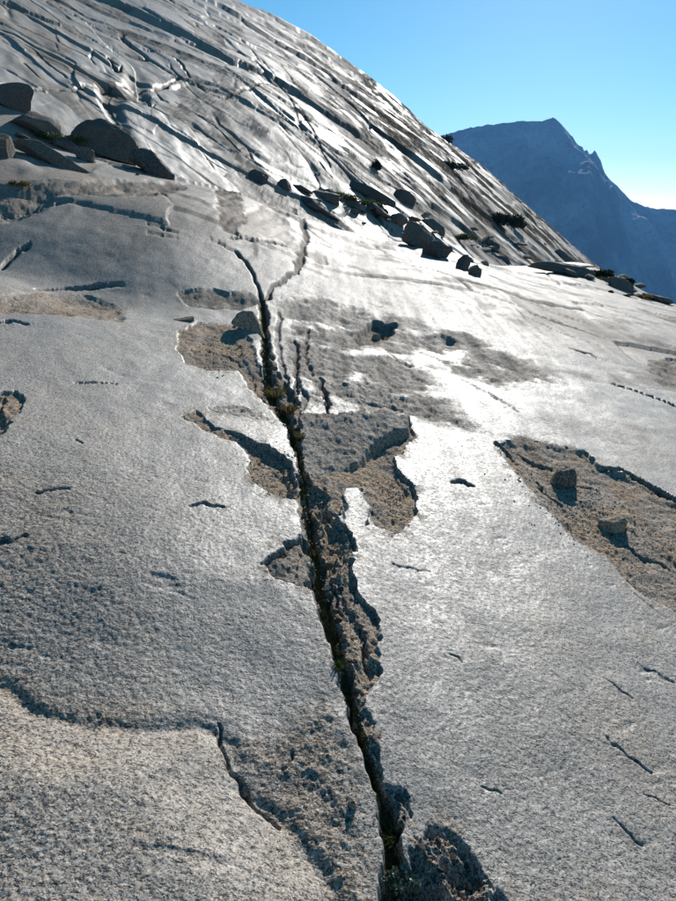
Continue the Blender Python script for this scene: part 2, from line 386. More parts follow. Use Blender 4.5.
# saw-tooth exfoliation steps
tt = wc / 9.0 + 1.3 * perlin(al * 0.10, ac * 0.05, 141)
fr = tt - np.floor(tt); ew = np.maximum(0.03, 1.2 * dAC / 9.0); hz -= 0.13 * (fr - S(fr, 1 - ew, 1.0)) * (0.4 + 0.9 * S(perlin(al * .07, ac * .1, 142), -0.3, 0.3))
for q, am in ((0.8, .14), (1.6, .07), (3.2, .04), (6.5, .02)): hz += 0.8 * am * perlin(al * q, ac * q * 0.5, 145 + int(q * 3)) * (1 - S(q * .5 * dAC, 0.10, 0.30)) * (1 - 0.8 * S(yd, 40, 90))
fadein = w * S(yd, 18, 40) * 0.75 + w * 0.25
Z[k] += hz * fadein
dirt_dark[k] = np.maximum(dirt_dark[k], 0.75 * cr * w)
pc = voro(wa / 4.0, wc / 3.4, 151)[2]
rough[k] = np.maximum(rough[k], 0.65 * w * (1 - S(yd, 24, 30)))
rough[k] = np.maximum(rough[k], w * np.clip(0.05 + 0.75 * S(pc, 0.25, 0.6) + 0.5 * fbm(al * 0.5, ac * 0.25, 3, 152), 0, 1))
tan[k] = np.maximum(tan[k], w * 0.30 * S(fbm(al * 0.1, ac * 0.2, 3, 155), 0.1, 0.5))
bd = S(yd, 35, 80) * S(xd, -14, 8) * S(fbm(al * 0.22, ac * 0.10, 4, 158, .62), -0.22, 0.12)  # noisy darker, rougher patches over the far right of the dome
dirt_dark[k] = np.maximum(dirt_dark[k], 0.85 * bd * w); rough[k] = np.maximum(rough[k], bd * w)
# broken ground between slab and dome
gul = np.exp(-((dome_w - 0.45) / 0.33) ** 2) * (Y > 10)
Z += gul * 0.10 * fbm(X * 0.7, Y * 0.25, 3, 161, .5)
rough = np.maximum(rough, 0.8 * gul); tan = np.maximum(tan, 0.5 * gul)
def dome_joint(pts, w=1.6, depth=0.5):
    crackline([(a_, b_, w * (0.5 if i_ in (0, len(pts) - 1) else 1)) for i_, (a_, b_) in enumerate(pts)], w, depth, 0.8, 6.0, 8.0)
for pts in ([(56,0),(84,16),(112,32),(144,44),(175,52),(190,75)], [(0,30),(30,44),(48,60),(64,76)], [(0,86),(40,90),(75,88),(100,86),(125,80),(150,84),(180,73)],
            [(190,75),(206,86),(222,92),(236,90),(255,82),(272,80),(300,105),(318,140),(330,165)], [(250,10),(280,30),(300,44),(330,70)],
            [(108,54),(116,66),(122,62)], [(128,100),(146,104),(156,100)], [(260,60),(290,95),(300,120)], [(200,20),(240,40),(262,66)], [(300,145),(318,158),(333,175)],
            [(330,60),(350,88),(372,108),(392,130)], [(340,110),(364,130),(388,150),(410,168)], [(410,110),(430,140),(460,166),(490,196)], [(380,150),(420,180),(450,205)], [(172,96),(200,110),(224,130),(240,150)]):
    dome_joint(pts, 1.1 + 0.9 * random.random(), 0.22)
print('heights', time.time() - T0)

# lines on the far part of the slab
k = (Y > 7) & (dome_w < 0.6)
xs, ys = X[k], Y[k]
f1, f21, cid, vx, vy = voro((xs * 0.5 + ys * 0.35) / 2.6 + 0.4 * perlin(xs * .3, ys * .3, 171), (ys - xs * 0.7) / 5.5 + 0.3 * perlin(xs * .4, ys * .3, 172), 175)
_t = np.zeros(X.shape, np.float32); _t[k] = f21; ew = np.maximum(0.030, 0.9 * np.minimum(fw(_t)[k], .2))
c = (1 - S(f21, 0.004, ew)) * S(perlin(xs * 0.25, ys * 0.2, 178), -0.05, 0.25) * (0.030 / ew)
a = S(ys, 7, 10) * (1 - dome_w[k])
Z[k] += a * (vy * 0.04 - 0.05 * c)
dirt_dark[k] = np.maximum(dirt_dark[k], 0.7 * c * a)
ed = S(fbm(xs * 0.45 + 3, ys * 0.16, 4, 181), 0.22, 0.32) * a
Z[k] -= ed * 0.035; rough[k] = np.maximum(rough[k], 0.7 * ed); tan[k] = np.maximum(tan[k], 0.35 * ed)

# streaks where the polish has gone from the upper slab
st_ = fbm((X + 0.2 * Y) * 0.55, (Y - 0.25 * X) * 0.60, 5, 321, .60) * S(Y, 4, 7) * forew
rough = np.maximum(rough, 0.72 * S(st_, -0.10, 0.40)); rough = np.maximum(rough, forew * 0.50 * S(Y, 4.5, 9)); tan = np.maximum(tan, 0.10 * S(st_, 0.05, 0.4))
# warm rim of the bulge, warm soft-edged ground to the right and left
rim = S(sdb, -0.03, 0.03) * (1 - S(sdb, 0.05, 0.45)); tan = np.maximum(tan, 0.22 * rim + 0.03 * (sdb > 0)); rough = np.maximum(rough, 0.4 * S(sdb, -0.05, 0.05))
crs = np.exp(-((sdb + 0.03) / 0.06) ** 2) * S(fbm(X * 5, Y * 4, 3, 331), -0.2, 0.3); tan = np.maximum(tan, 0.75 * crs)
wr = S(X - 0.33 * Y, -0.25, 0.5) * (1 - S(Y, 4.5, 6)) * S(fbm(X * 2, Y * 1.5, 4, 333), -0.4, 0.4); tan = np.maximum(tan, 0.5 * wr)
wl = S(-(X + 0.28 * Y), -0.3, 0.5) * S(fbm(X * 1.7, Y * 2.2, 4, 337), -0.25, 0.4) * (1 - S(Y, 4, 7)); tan = np.maximum(tan, 0.28 * wl)
# soften the relief across each row as far as the rows are apart
Dz = (Z - B).reshape(NR, NC); dY = np.abs(np.gradient(RY))
for r_ in range(NR):
    if RY[r_] < 5: continue
    n_ = int(min(round(0.38 * dY[r_] / max(halfw(RY[r_]) * 2 / ns, 1e-4)), 9))
    if n_ >= 2:
        kk = np.hanning(n_ + 3)[1:-1]; kk /= kk.sum(); Dz[r_, 8:-8] = np.convolve(np.pad(Dz[r_, 8:-8], 10, mode='edge'), kk, 'same')[10:-10]
Z = B + Dz.ravel()

# ---- which face belongs to what
reg = np.zeros(X.shape, np.int8)
reg[:] = 0                                    # right-hand slab
cl = PL([(q[0], q[1]) for q in core])
order = np.argsort(cl[:, 1]); xc = np.interp(Y, cl[order, 1], cl[order, 0])
left = X < xc
reg[left] = 1                                 # left-hand slab
lim = np.interp(X, *zip(*[tuple(p) for p in PL([(0,292),(120,290),(178,300),(262,304)])]))
reg[left & (Y > lim)] = 2                     # hump
reg[(sdb > 0)] = 3                            # bottom-left bulge
reg[(~left) & (Y > 8.2 + 0.15 * X)] = 4       # upper slab on the right
reg[dome_w > 0.5] = 5
PATCHID = region.copy()

# ------------------------------------------------------------------ materials
def mat(name): 
    m = D.materials.new(name); m.use_nodes = True; t = m.node_tree; t.nodes.clear(); return m, t
class NB:
    def __init__(s, t): s.t = t
    def n(s, kind, **kw):
        nd = s.t.nodes.new(kind)
        for k_, v in kw.items():
            if k_.startswith('_'): setattr(nd, k_[1:], v)
            else:
                key = int(k_[1:]) if k_[0] == 'i' and k_[1:].isdigit() else k_.replace('__', ' ')
                if isinstance(v, bpy.types.NodeSocket): s.t.links.new(v, nd.inputs[key])
                else: nd.inputs[key].default_value = v
        return nd
    def noise(s, vec, scale, detail=3, rough=0.55, dist=0.0):
        return s.n('ShaderNodeTexNoise', Vector=vec, Scale=scale, Detail=detail, Roughness=rough, Distortion=dist).outputs['Fac']
    def ramp(s, fac, a, b, lo=0.0, hi=1.0):
        return s.n('ShaderNodeMapRange', i0=fac, i1=a, i2=b, i3=lo, i4=hi).outputs[0]
    def math(s, op, a, b=0.0, c=0.0):
        return s.n('ShaderNodeMath', _operation=op, i0=a, i1=b, i2=c).outputs[0]
    def mix(s, fac, a, b, bt='MIX'):
        nd = s.t.nodes.new('ShaderNodeMix'); nd.data_type = 'RGBA'; nd.blend_type = bt
        for key, v in ((0, fac), (6, a), (7, b)):
            if isinstance(v, bpy.types.NodeSocket): s.t.links.new(v, nd.inputs[key])
            else: nd.inputs[key].default_value = v if key == 0 else (*v, 1) if len(v) == 3 else v
        return nd.outputs[2]

def granite(name, attrs=True, tint=(1, 1, 1), base_rough=0.0, const_tan=0.0, lichen=0.25, far=False):
    m, t = mat(name); b = NB(t)
    co = b.n('ShaderNodeTexCoord').outputs['Object']
    if attrs:
        A = b.n('ShaderNodeAttribute', _attribute_name='wear')
        sep = b.n('ShaderNodeSeparateColor', Color=A.outputs['Color'])
        aT, aR, aD = sep.outputs[0], sep.outputs[1], sep.outputs[2]
    else:
        aT = b.n('ShaderNodeValue').outputs[0]; aT.default_value = const_tan
        aR = b.n('ShaderNodeValue').outputs[0]; aR.default_value = base_rough
        aD = b.n('ShaderNodeValue').outputs[0]; aD.default_value = 0.0
    def g(c): return tuple(c[i] * tint[i] * (1.02, 0.985, 0.93)[i] for i in range(3))
    big = b.noise(co, 0.55, 4, 0.6); mid = b.noise(co, 4.5, 5, 0.6); fine = b.noise(co, 42, 4, 0.65); vfine = b.noise(co, 170, 2, 0.6)
    # polished skin: cool grey; weathered rock: warm
    cpol = b.mix(b.ramp(big, 0.35, 0.65), g((0.255, 0.240, 0.224)), g((0.315, 0.290, 0.260)))
    cpol = b.mix(b.ramp(mid, 0.45, 0.75, 0, 0.55), cpol, g((0.30, 0.262, 0.215)))
    crgh = b.mix(b.ramp(mid, 0.35, 0.65), g((0.19, 0.175, 0.16)), g((0.31, 0.27, 0.228)))
    c = b.mix(b.math('MULTIPLY', aR, 0.75), cpol, crgh)
    ctan = b.mix(b.ramp(fine, 0.35, 0.65), g((0.235, 0.160, 0.100)), g((0.47, 0.345, 0.230)))
    c = b.mix(b.math('MULTIPLY', aT, b.ramp(mid, 0.25, 0.6, 0.35, 1.0)), c, ctan)
    # iron stains on the worn rock
    st = b.math('MULTIPLY', b.ramp(b.noise(co, 2.1, 5, 0.7), 0.56, 0.70), b.ramp(fine, 0.3, 0.6))
    c = b.mix(b.math('MULTIPLY', st, b.math('MULTIPLY_ADD', aR, 0.50, 0.06)), c, g((0.33, 0.205, 0.115)))
    # grains: dark mica, pale feldspar
    vor = b.n('ShaderNodeTexVoronoi', Vector=co, Scale=240.0).outputs['Color']
    vs = b.n('ShaderNodeSeparateColor', Color=vor).outputs[0]
    c = b.mix(b.ramp(vs, 0.78, 0.84, 0, 0.85), c, (0.045, 0.045, 0.05))
    c = b.mix(b.ramp(vs, 0.28, 0.20, 0, 0.60), c, (0.52, 0.49, 0.45))
    mp2 = b.n('ShaderNodeMapping', Vector=co); mp2.inputs['Scale'].default_value = (1, 1.15, 1)
    nA = b.noise(mp2.outputs[0], 62, 3, 0.65); nB = b.noise(mp2.outputs[0], 21, 5, 0.7)
    c = b.mix(b.ramp(nA, 0.44, 0.36, 0, 0.75), c, (0.05, 0.046, 0.044))
    c = b.mix(b.ramp(nB, 0.37, 0.31, 0, 0.6), c, (0.05, 0.046, 0.044))
    # dark lichen / varnish in blotches
    if lichen:
        lf = b.math('MULTIPLY', b.ramp(b.noise(co, 0.9, 6, 0.72), 0.55, 0.68), b.ramp(b.noise(co, 14, 4, 0.7), 0.42, 0.58))
        c = b.mix(b.math('MULTIPLY', lf, lichen), c, (0.055, 0.055, 0.058))
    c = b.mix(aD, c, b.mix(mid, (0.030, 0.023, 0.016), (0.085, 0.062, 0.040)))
    # gloss: glacier polish that has weathered away in specks
    mp = b.n('ShaderNodeMapping', Vector=co); mp.inputs['Scale'].default_value = (9, 0.5, 1); mp.inputs['Rotation'].default_value = (0, 0, math.radians(-4))
    stria = b.noise(mp.outputs[0], 1.0, 4, 0.6)
    r0 = b.ramp(stria, 0.30, 0.75, 0.54, 0.45)
    r0 = b.math('ADD', r0, b.ramp(fine, 0.3, 0.7, 0.10, -0.04))
    r1 = b.math('MULTIPLY_ADD', aR, 0.30, r0)
    rr = b.math('MINIMUM', b.math('MULTIPLY_ADD', aD, 0.3, r1), 0.92)
    spec = b.math('SUBTRACT', b.ramp(stria, 0.3, 0.7, 0.22, 0.32), b.math('MULTIPLY', b.math('MAXIMUM', aR, aD), 0.28))
    # relief
    pits = b.ramp(nA, 0.45, 0.34, 0, -0.0022)
    pits2 = b.ramp(nB, 0.40, 0.30, 0, -0.0032)
    grain = b.math('MULTIPLY', vfine, 0.0011)
    loose = b.math('MULTIPLY', b.math('MULTIPLY', fine, 0.010), aR)
    h = b.math('ADD', b.math('ADD', b.math('ADD', pits, pits2), grain), loose)
    bump = b.n('ShaderNodeBump', Height=h, Strength=1.0, Distance=1.0)
    h2 = b.math('ADD', b.math('MULTIPLY', b.noise(co, 7, 5, 0.65), 0.010), b.math('MULTIPLY', b.noise(co, 1.6, 5, 0.65), 0.03))
    bump2 = b.n('ShaderNodeBump', Height=h2, Strength=0.18, Distance=1.0, Normal=bump.outputs[0])
    p = b.n('ShaderNodeBsdfPrincipled', Base__Color=c, Roughness=rr, Normal=bump2.outputs[0])
    t.links.new(spec, p.inputs['Specular IOR Level'])
    o = b.n('ShaderNodeOutputMaterial', Surface=p.outputs[0])
    return m
M_slab = granite('polished_granite')
M_dome = granite('weathered_granite', lichen=0.35)
M_rock = granite('boulder_granite', False, (0.42, 0.40, 0.37), 0.9, 0.25, 0.7)
M_pale = granite('pale_stone', False, (1.15, 1.08, 0.98), 0.9, 0.55, 0.1)
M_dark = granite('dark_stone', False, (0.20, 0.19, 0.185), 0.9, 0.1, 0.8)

def simple(name, c1, c2, scale, rough=0.9, trans=0.0, spec=0.2):
    m, t = mat(name); b = NB(t); co = b.n('ShaderNodeTexCoord').outputs['Object']
    c = b.mix(b.ramp(b.noise(co, scale, 4), 0.3, 0.7), c1, c2)
    p = b.n('ShaderNodeBsdfPrincipled', Base__Color=c, Roughness=rough)
    p.inputs['Specular IOR Level'].default_value = spec
    sh = p.outputs[0]
    if trans:
        tr = b.n('ShaderNodeBsdfTranslucent', Color=c)
        sh = b.n('ShaderNodeMixShader', i0=trans, i1=sh, i2=tr.outputs[0]).outputs[0]
    b.n('ShaderNodeOutputMaterial', Surface=sh); return m
M_needle = simple('dark_needles', (0.012, 0.019, 0.009), (0.035, 0.048, 0.018), 3, 0.7, 0.15)
M_grass = simple('dry_grass', (0.075, 0.065, 0.025), (0.16, 0.125, 0.05), 8, 0.8, 0.35)
M_green = simple('green_herbs', (0.030, 0.050, 0.012), (0.085, 0.105, 0.030), 20, 0.7, 0.3)
M_moss = simple('olive_moss', (0.040, 0.044, 0.014), (0.130, 0.105, 0.040), 60, 0.95)
M_leaf = simple('grey_green_leaves', (0.05, 0.09, 0.065), (0.13, 0.18, 0.14), 30, 0.45, 0.2, 0.5)
M_wood = simple('dead_wood', (0.07, 0.05, 0.035), (0.15, 0.12, 0.09), 12)
M_soil = simple('dark_soil', (0.020, 0.015, 0.010), (0.06, 0.043, 0.028), 40)

# ------------------------------------------------------------------ build the mountainside pieces
ii = np.arange(NR * NC).reshape(NR, NC)
quads = np.stack([ii[:-1, :-1].ravel(), ii[:-1, 1:].ravel(), ii[1:, 1:].ravel(), ii[1:, :-1].ravel()], 1)
fr_ = reg[quads[:, 0]]; fp_ = PATCHID[quads[:, 0]]
co_all = np.stack([X, Y, Z], 1)
wear = np.stack([tan, rough, dirt_dark, np.ones_like(tan)], 1).astype(np.float32)
def submesh(name, mask, m, parent=None, kind=None, label=None):
    q = quads[mask]
    if len(q) == 0: return None
    used, inv = np.unique(q.ravel(), return_inverse=True)
    me = D.meshes.new(name)
    me.vertices.add(len(used)); me.vertices.foreach_set('co', co_all[used].astype(np.float32).ravel())
    me.loops.add(q.size); me.loops.foreach_set('vertex_index', inv.astype(np.int32).ravel())
    me.polygons.add(len(q)); me.polygons.foreach_set('loop_start', (np.arange(len(q)) * 4).astype(np.int32))
    me.update(calc_edges=True)
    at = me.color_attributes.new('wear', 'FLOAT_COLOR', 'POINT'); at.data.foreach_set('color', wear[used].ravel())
    me.materials.append(m)
    me.shade_smooth()
    o = D.objects.new(name, me); col.objects.link(o)
    if parent: o.parent = parent
    if kind: o['kind'] = kind
    if label: o['label'] = label
    return o
isp = (fp_ == 1) | (fp_ == 2) | (fp_ == 5)
names = {0: ('granite_slab', 'pale polished granite slab on the right of the long crack'), 1: ('granite_slab', 'grey polished granite slab on the left of the long crack'),
         2: ('rock_swell', 'smooth swell of polished granite behind the left slab'), 3: ('rock_bulge', 'warm coarse granite bulge at the bottom left corner'),
         4: ('upper_slab', 'glaring upper granite slab running up to the gully'), 5: ('granite_dome', 'steep granite dome of overlapping sheets rising to the upper left')}
for r_, (nm, lb) in names.items():
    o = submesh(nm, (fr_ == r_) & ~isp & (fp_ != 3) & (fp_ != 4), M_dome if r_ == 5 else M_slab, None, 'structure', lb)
    submesh('rough_patch', (fr_ == r_) & ((fp_ == 1) | (fp_ == 2)), M_dome if r_ == 5 else M_slab, o)
    submesh('polished_flake', (fr_ == r_) & (fp_ == 5), M_slab, o)
submesh('crack_floor', fp_ == 3, M_slab, None, 'structure', 'dark weathered floor of the long crack between the two slabs')
submesh('wedge_block', fp_ == 4, M_slab, None, 'structure', 'bluish wedge of rough granite caught in the long crack')
print('mountainside', time.time() - T0)

ZG = Z.reshape(NR, NC)
def ground(x, y):
    """height of the finished surface"""
    r = np.searchsorted(RY, y) - 1; r = int(np.clip(r, 0, NR - 2))
    tr = (y - RY[r]) / (RY[r + 1] - RY[r])
    def rowz(i):
        return np.interp(x, Xg[i], ZG[i])
    return float(rowz(r) * (1 - tr) + rowz(r + 1) * tr)
def G(px, py):
    x, y = P(px, py); return Vector((x, y, ground(x, y)))
def GP(px, py):
    """the line of sight against the finished surface"""
    d = ray(px, py); yb = P(px, py)[1]
    for y in np.geomspace(max(yb * 0.86, 0.9), yb * 1.2, 160):
        if d[2] * y < ground(d[0] * y, y): return Vector((d[0] * y, y, ground(d[0] * y, y)))
    return G(px, py)

# ------------------------------------------------------------------ distant mountain, far ridge and valley
def rock_far(name, c1, c2):
    m, t = mat(name); b = NB(t); co = b.n('ShaderNodeTexCoord').outputs['Object']
    n1 = b.noise(co, 0.004, 8, 0.65); n2 = b.noise(co, 0.03, 6, 0.7)
    c = b.mix(b.ramp(n1, 0.4, 0.6), c1, c2); c = b.mix(b.ramp(n2, 0.5, 0.62, 0, 0.6), c, (0.04, 0.05, 0.035))
    bp = b.n('ShaderNodeBump', Height=b.math('MULTIPLY', n2, 40.0), Strength=0.6, Distance=1.0)
    p = b.n('ShaderNodeBsdfPrincipled', Base__Color=c, Roughness=0.95, Normal=bp.outputs[0]); p.inputs['Specular IOR Level'].default_value = 0.1
    b.n('ShaderNodeOutputMaterial', Surface=p.outputs[0]); return m
M_far = rock_far('far_rock', (0.035, 0.04, 0.035), (0.24, 0.235, 0.22))
def grid_mesh(name, xs, ys, hf, m, kind='structure', label=None):
    A, Bq = np.meshgrid(xs, ys); z = hf(A, Bq); n, k_ = A.shape
    v = np.stack([A.ravel(), Bq.ravel(), z.ravel()], 1)
    i_ = np.arange(n * k_).reshape(n, k_)
    q = np.stack([i_[:-1, :-1].ravel(), i_[:-1, 1:].ravel(), i_[1:, 1:].ravel(), i_[1:, :-1].ravel()], 1)
    me = D.meshes.new(name); me.from_pydata(v.tolist(), [], q.tolist()); me.materials.append(m); me.shade_smooth()
    o = D.objects.new(name, me); col.objects.link(o); o['kind'] = kind
    if label: o['label'] = label
    return o
YM = 3400.0
prof_px = [(200,175),(300,160),(400,146),(440,136),(466,129),(490,126),(515,123),(540,122),(551,118),(562,128),(572,139),(577,146),(580,145),(584,153),(587,149),(590,158),(593,149),(596,151),(600,162),(605,173),(618,186),(632,201),(645,206),(658,209),(676,209),(720,214),(800,236),(900,262),(1100,300)]
pu = []; pz = []
for a_, b_ in prof_px:
    d = ray(a_, b_); pu.append(d[0] * YM); pz.append(d[2] * YM)
def mountain_h(x, y):
    ridge = np.interp(x, pu, pz)
    dy = (y - YM - 260 * perlin(x * 0.0012, y * 0 + .5, 201))
    spur = 1 - np.abs(perlin(x * 0.0028 + 0.3 * perlin(x * .002, y * .002, 205), y * 0.0009, 202)) * 2
    spur2 = 1 - np.abs(perlin(x * 0.009, y * 0.003, 203)) * 2
    a = np.abs(dy)
    h = ridge - 0.80 * a + S(a, 0, 350) * (170 * spur + 60 * spur2 - 90) + S(a, 0, 60) * 18 * fbm(x * .012, y * .010, 4, 204)
    near = np.exp(-(a / 40) ** 2)
    h = h + near * 5 * fbm(x * 0.05, y * 0.05, 3, 206)
    return np.maximum(h, -900 + 20 * perlin(x * .002, y * .002, 208))
grid_mesh('distant_mountain', np.linspace(-900, 4300, 420), np.concatenate([np.linspace(1300, 3000, 120), np.linspace(3005, 3900, 180), np.linspace(3920, 5150, 40)]), mountain_h, M_far, label='hazy blue peak with a notched right shoulder beyond the valley')
def ridge2_h(x, y):
    a = np.abs(y - 5600); d = ray(676, 211)[2] * 5600
    return d + 45 * perlin(x * 0.0012, 0 * y, 211) + 20 * perlin(x * 0.004, 0 * y, 212) + 6 * perlin(x * 0.016, 0 * y, 213) - 0.45 * a
grid_mesh('far_ridge', np.linspace(-1500, 5900, 400), np.linspace(5210, 6390, 40), ridge2_h, M_far, label='pale far ridge low on the skyline')
def valley_h(x, y): return -1000 + 60 * perlin(x * .0004, y * .0004, 215)
grid_mesh('valley_floor', np.linspace(-6400, 6400, 60), np.linspace(-2900, 6400, 60), valley_h, M_far, label='forested valley floor far below')

# ------------------------------------------------------------------ rocks
def rock_mesh(name, seed, sx, sy, sz, cuts=9, sub=4, noise_amp=0.05, m=M_rock, flat=0.25, cutlo=.55):
    rg = random.Random(seed)
    bm = bmesh.new(); bmesh.ops.create_icosphere(bm, subdivisions=sub, radius=1.0)
    pl = []
    for _ in range(cuts):
        n = Vector((rg.gauss(0, 1), rg.gauss(0, 1), rg.gauss(0, .8))).normalized(); pl.append((n, rg.uniform(cutlo, 0.88)))
    pl.append((Vector((0, 0, -1)), flat))
    for v in bm.verts:
        p = v.co.normalized() * 1.12
        for n, d in pl:
            q = p.dot(n)
            if q > d: p -= n * (q - d) * 0.94
        s = Vector((seed * 3.1, seed * 1.7, 0))
        p += p.normalized() * (noise_amp * mnoise.fractal(p * 2.2 + s, 1.0, 2.0, 4) + noise_amp * .3 * mnoise.noise(p * 9 + s))
        v.co = Vector((p.x * sx, p.y * sy, p.z * sz))
    me = D.meshes.new(name); bm.to_mesh(me); bm.free(); me.materials.append(m)
    for pgn in me.polygons: pgn.use_smooth = True
    me.set_sharp_from_angle(angle=math.radians(38))
    return me
def tagt(o, label, cat, group=None, kind=None):
    o['label'] = label; o['category'] = cat
    if group: o['group'] = group
    if kind: o['kind'] = kind
def rock(name, px, py, wpx, hpx, label, cat='rock', seed=1, m=M_rock, dep=1.0, rz=0.0, tilt=0.0, group=None, lift=0.25, sub=4, cuts=9, amp=0.07, pitchx=0.0, cutlo=.42):
    """px,py: where its foot rests; wpx,hpx: its size in the photo"""
    g_ = GP(px, py); s = math.hypot(g_.y, g_.x * 0) / F_PX
    big_ = g_.y > 9; w_ = wpx * s / 2 * (1.05 if big_ else 1.12); h_ = hpx * s / 1.15 * (0.80 if big_ else 1.12)
    me = rock_mesh(name, seed, w_, w_ * dep, h_, cuts, sub, amp, m, cutlo=cutlo)
    o = D.objects.new(name, me); col.objects.link(o)
    o.location = (g_.x, g_.y + w_ * dep * 0.35, g_.z + h_ * (0.22 if big_ else 0.12))
    gx = (ground(g_.x + w_, g_.y) - ground(g_.x - w_, g_.y)) / (2 * w_)
    o.rotation_euler = (pitchx, tilt - math.atan(gx) * 0.5, rz)
    tagt(o, label, cat, group)
    return o
GB = 'boulders and stones resting on the mountainside'
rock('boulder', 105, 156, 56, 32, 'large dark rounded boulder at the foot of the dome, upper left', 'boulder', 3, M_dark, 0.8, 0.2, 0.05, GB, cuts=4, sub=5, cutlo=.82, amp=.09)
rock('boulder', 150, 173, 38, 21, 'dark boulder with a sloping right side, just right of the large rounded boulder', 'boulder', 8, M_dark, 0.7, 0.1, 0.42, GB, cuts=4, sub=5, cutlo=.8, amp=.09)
rock('boulder', 6, 106, 48, 30, 'angular dark block against the left edge above the boulders', 'boulder', 9, M_dark, 1.0, 0.3, 0.2, GB, cuts=10)
rock('boulder', 48, 162, 92, 18, 'long low tilted slab of rock left of the large rounded boulder', 'boulder', 14, M_rock, 0.35, 0.1, 0.24, GB, cuts=12)
rock('boulder', 36, 134, 46, 20, 'broken grey block above the long low slab at the left', 'boulder', 17, M_rock, 0.8, 0.5, 0.2, GB, cuts=12)
rock('boulder', -2, 156, 30, 26, 'rounded grey rock cut by the left edge beside the long low slab', 'boulder', 19, M_rock, 0.8, 0.5, 0.5, GB, cuts=8)
rock('boulder', 84, 160, 24, 12, 'small grey block in front of the large rounded boulder', 'boulder', 23, M_rock, 0.8, 0.1, 0.1, GB)
rock('boulder', 60, 148, 26, 10, 'flat brown stone between the long low slab and the dome', 'boulder', 24, M_rock, 0.8, 0.8, 0.1, GB)
rock('boulder', 258, 182, 20, 14, 'small squarish dark boulder alone on the pale slab left of the gully', 'boulder', 27, M_dark, 0.9, 0.2, 0.1, GB)
rock('boulder', 284, 189, 16, 10, 'low dark stone right of the small squarish boulder', 'boulder', 29, M_dark, 0.9, 0.2, 0.1, GB)
rock('boulder', 300, 190, 22, 7, 'thin flat dark stone between the low dark stone and the gully', 'boulder', 30, M_dark, 0.6, 0.1, 0.1, GB)
rock('boulder', 372, 198, 46, 15, 'long blocky dark rock at the top of the gully', 'boulder', 31, M_dark, 0.5, 0.0, 0.16, GB, cuts=12)
rock('boulder', 404, 203, 26, 12, 'dark rock at the right end of the long blocky rock', 'boulder', 33, M_dark, 0.8, 0.0, 0.1, GB)
rock('boulder', 318, 211, 60, 8, 'long thin dark ledge stone below the gully', 'boulder', 35, M_dark, 0.4, 0.0, 0.24, GB, cuts=12)
rock('boulder', 330, 203, 34, 12, 'brown stone in the gully above the thin ledge stone', 'boulder', 37, M_rock, 0.8, 0.3, 0.1, GB)
rock('boulder', 354, 208, 26, 10, 'flat grey stone among grass in the gully', 'boulder', 38, M_rock, 0.8, 0.3, 0.1, GB)
rock('boulder', 355, 215, 9, 6, 'little dark stone alone below the gully', 'boulder', 39, M_dark, 0.9, 0.3, 0.1, GB)
rock('boulder', 380, 216, 26, 12, 'brown rounded stone at the foot of the gully', 'boulder', 40, M_rock, 0.8, 0.3, 0.1, GB)
rock('boulder', 396, 224, 22, 12, 'grey stone stepping down from the gully towards the big grey slab', 'boulder', 41, M_rock, 0.8, 0.3, 0.2, GB)
rock('boulder', 418, 247, 54, 22, 'big tilted grey slab right of the gully', 'boulder', 43, M_rock, 0.5, 0.1, 0.32, GB, cuts=12)
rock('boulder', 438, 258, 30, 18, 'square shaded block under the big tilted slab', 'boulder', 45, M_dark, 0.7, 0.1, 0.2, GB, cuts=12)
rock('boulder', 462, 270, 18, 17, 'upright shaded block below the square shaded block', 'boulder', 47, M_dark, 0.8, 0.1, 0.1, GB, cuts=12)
rock('boulder', 474, 275, 14, 13, 'last and lowest block in the row under the big tilted slab', 'boulder', 49, M_rock, 0.8, 0.1, 0.1, GB, cuts=12)
rock('boulder', 436, 232, 30, 14, 'pointed grey rock above the big tilted slab', 'boulder', 51, M_rock, 0.8, 0.1, 0.3, GB, cuts=12)
rock('boulder', 490, 247, 16, 9, 'small round brown boulder beneath the dark pine bush', 'boulder', 53, M_rock, 0.9, 0.1, 0.1, GB)
rock('boulder', 566, 262, 30, 10, 'rounded grey rock topping the ridge at the dome foot', 'boulder', 55, M_rock, 0.7, 0.1, 0.1, GB)
rock('boulder', 568, 274, 78, 12, 'long dark ledge block beside the low green bush', 'boulder', 57, M_rock, 0.3, 0.0, 0.10, GB, cuts=14)
rock('boulder', 622, 290, 34, 11, 'dark ledge rock below the small round bush on the right', 'boulder', 59, M_rock, 0.5, 0.0, 0.2, GB, cuts=12)
rock('boulder', 655, 300, 40, 8, 'lowest ledge rock near the right edge', 'boulder', 61, M_rock, 0.5, 0.0, 0.2, GB, cuts=12)
rock('stone', 470, 262, 12, 5, 'small flat stone on the terrace above the shaded blocks', 'stone', 62, M_rock, 0.7, 0, 0.1, GB)
rock('stone', 484, 264, 10, 4, 'thin pale stone on the terrace near the brown boulder', 'stone', 63, M_pale, 0.7, 0, 0.1, GB)
rock('stone', 505, 262, 16, 5, 'thin dark stone on the terrace right of the brown boulder', 'stone', 64, M_dark, 0.7, 0, 0.1, GB)
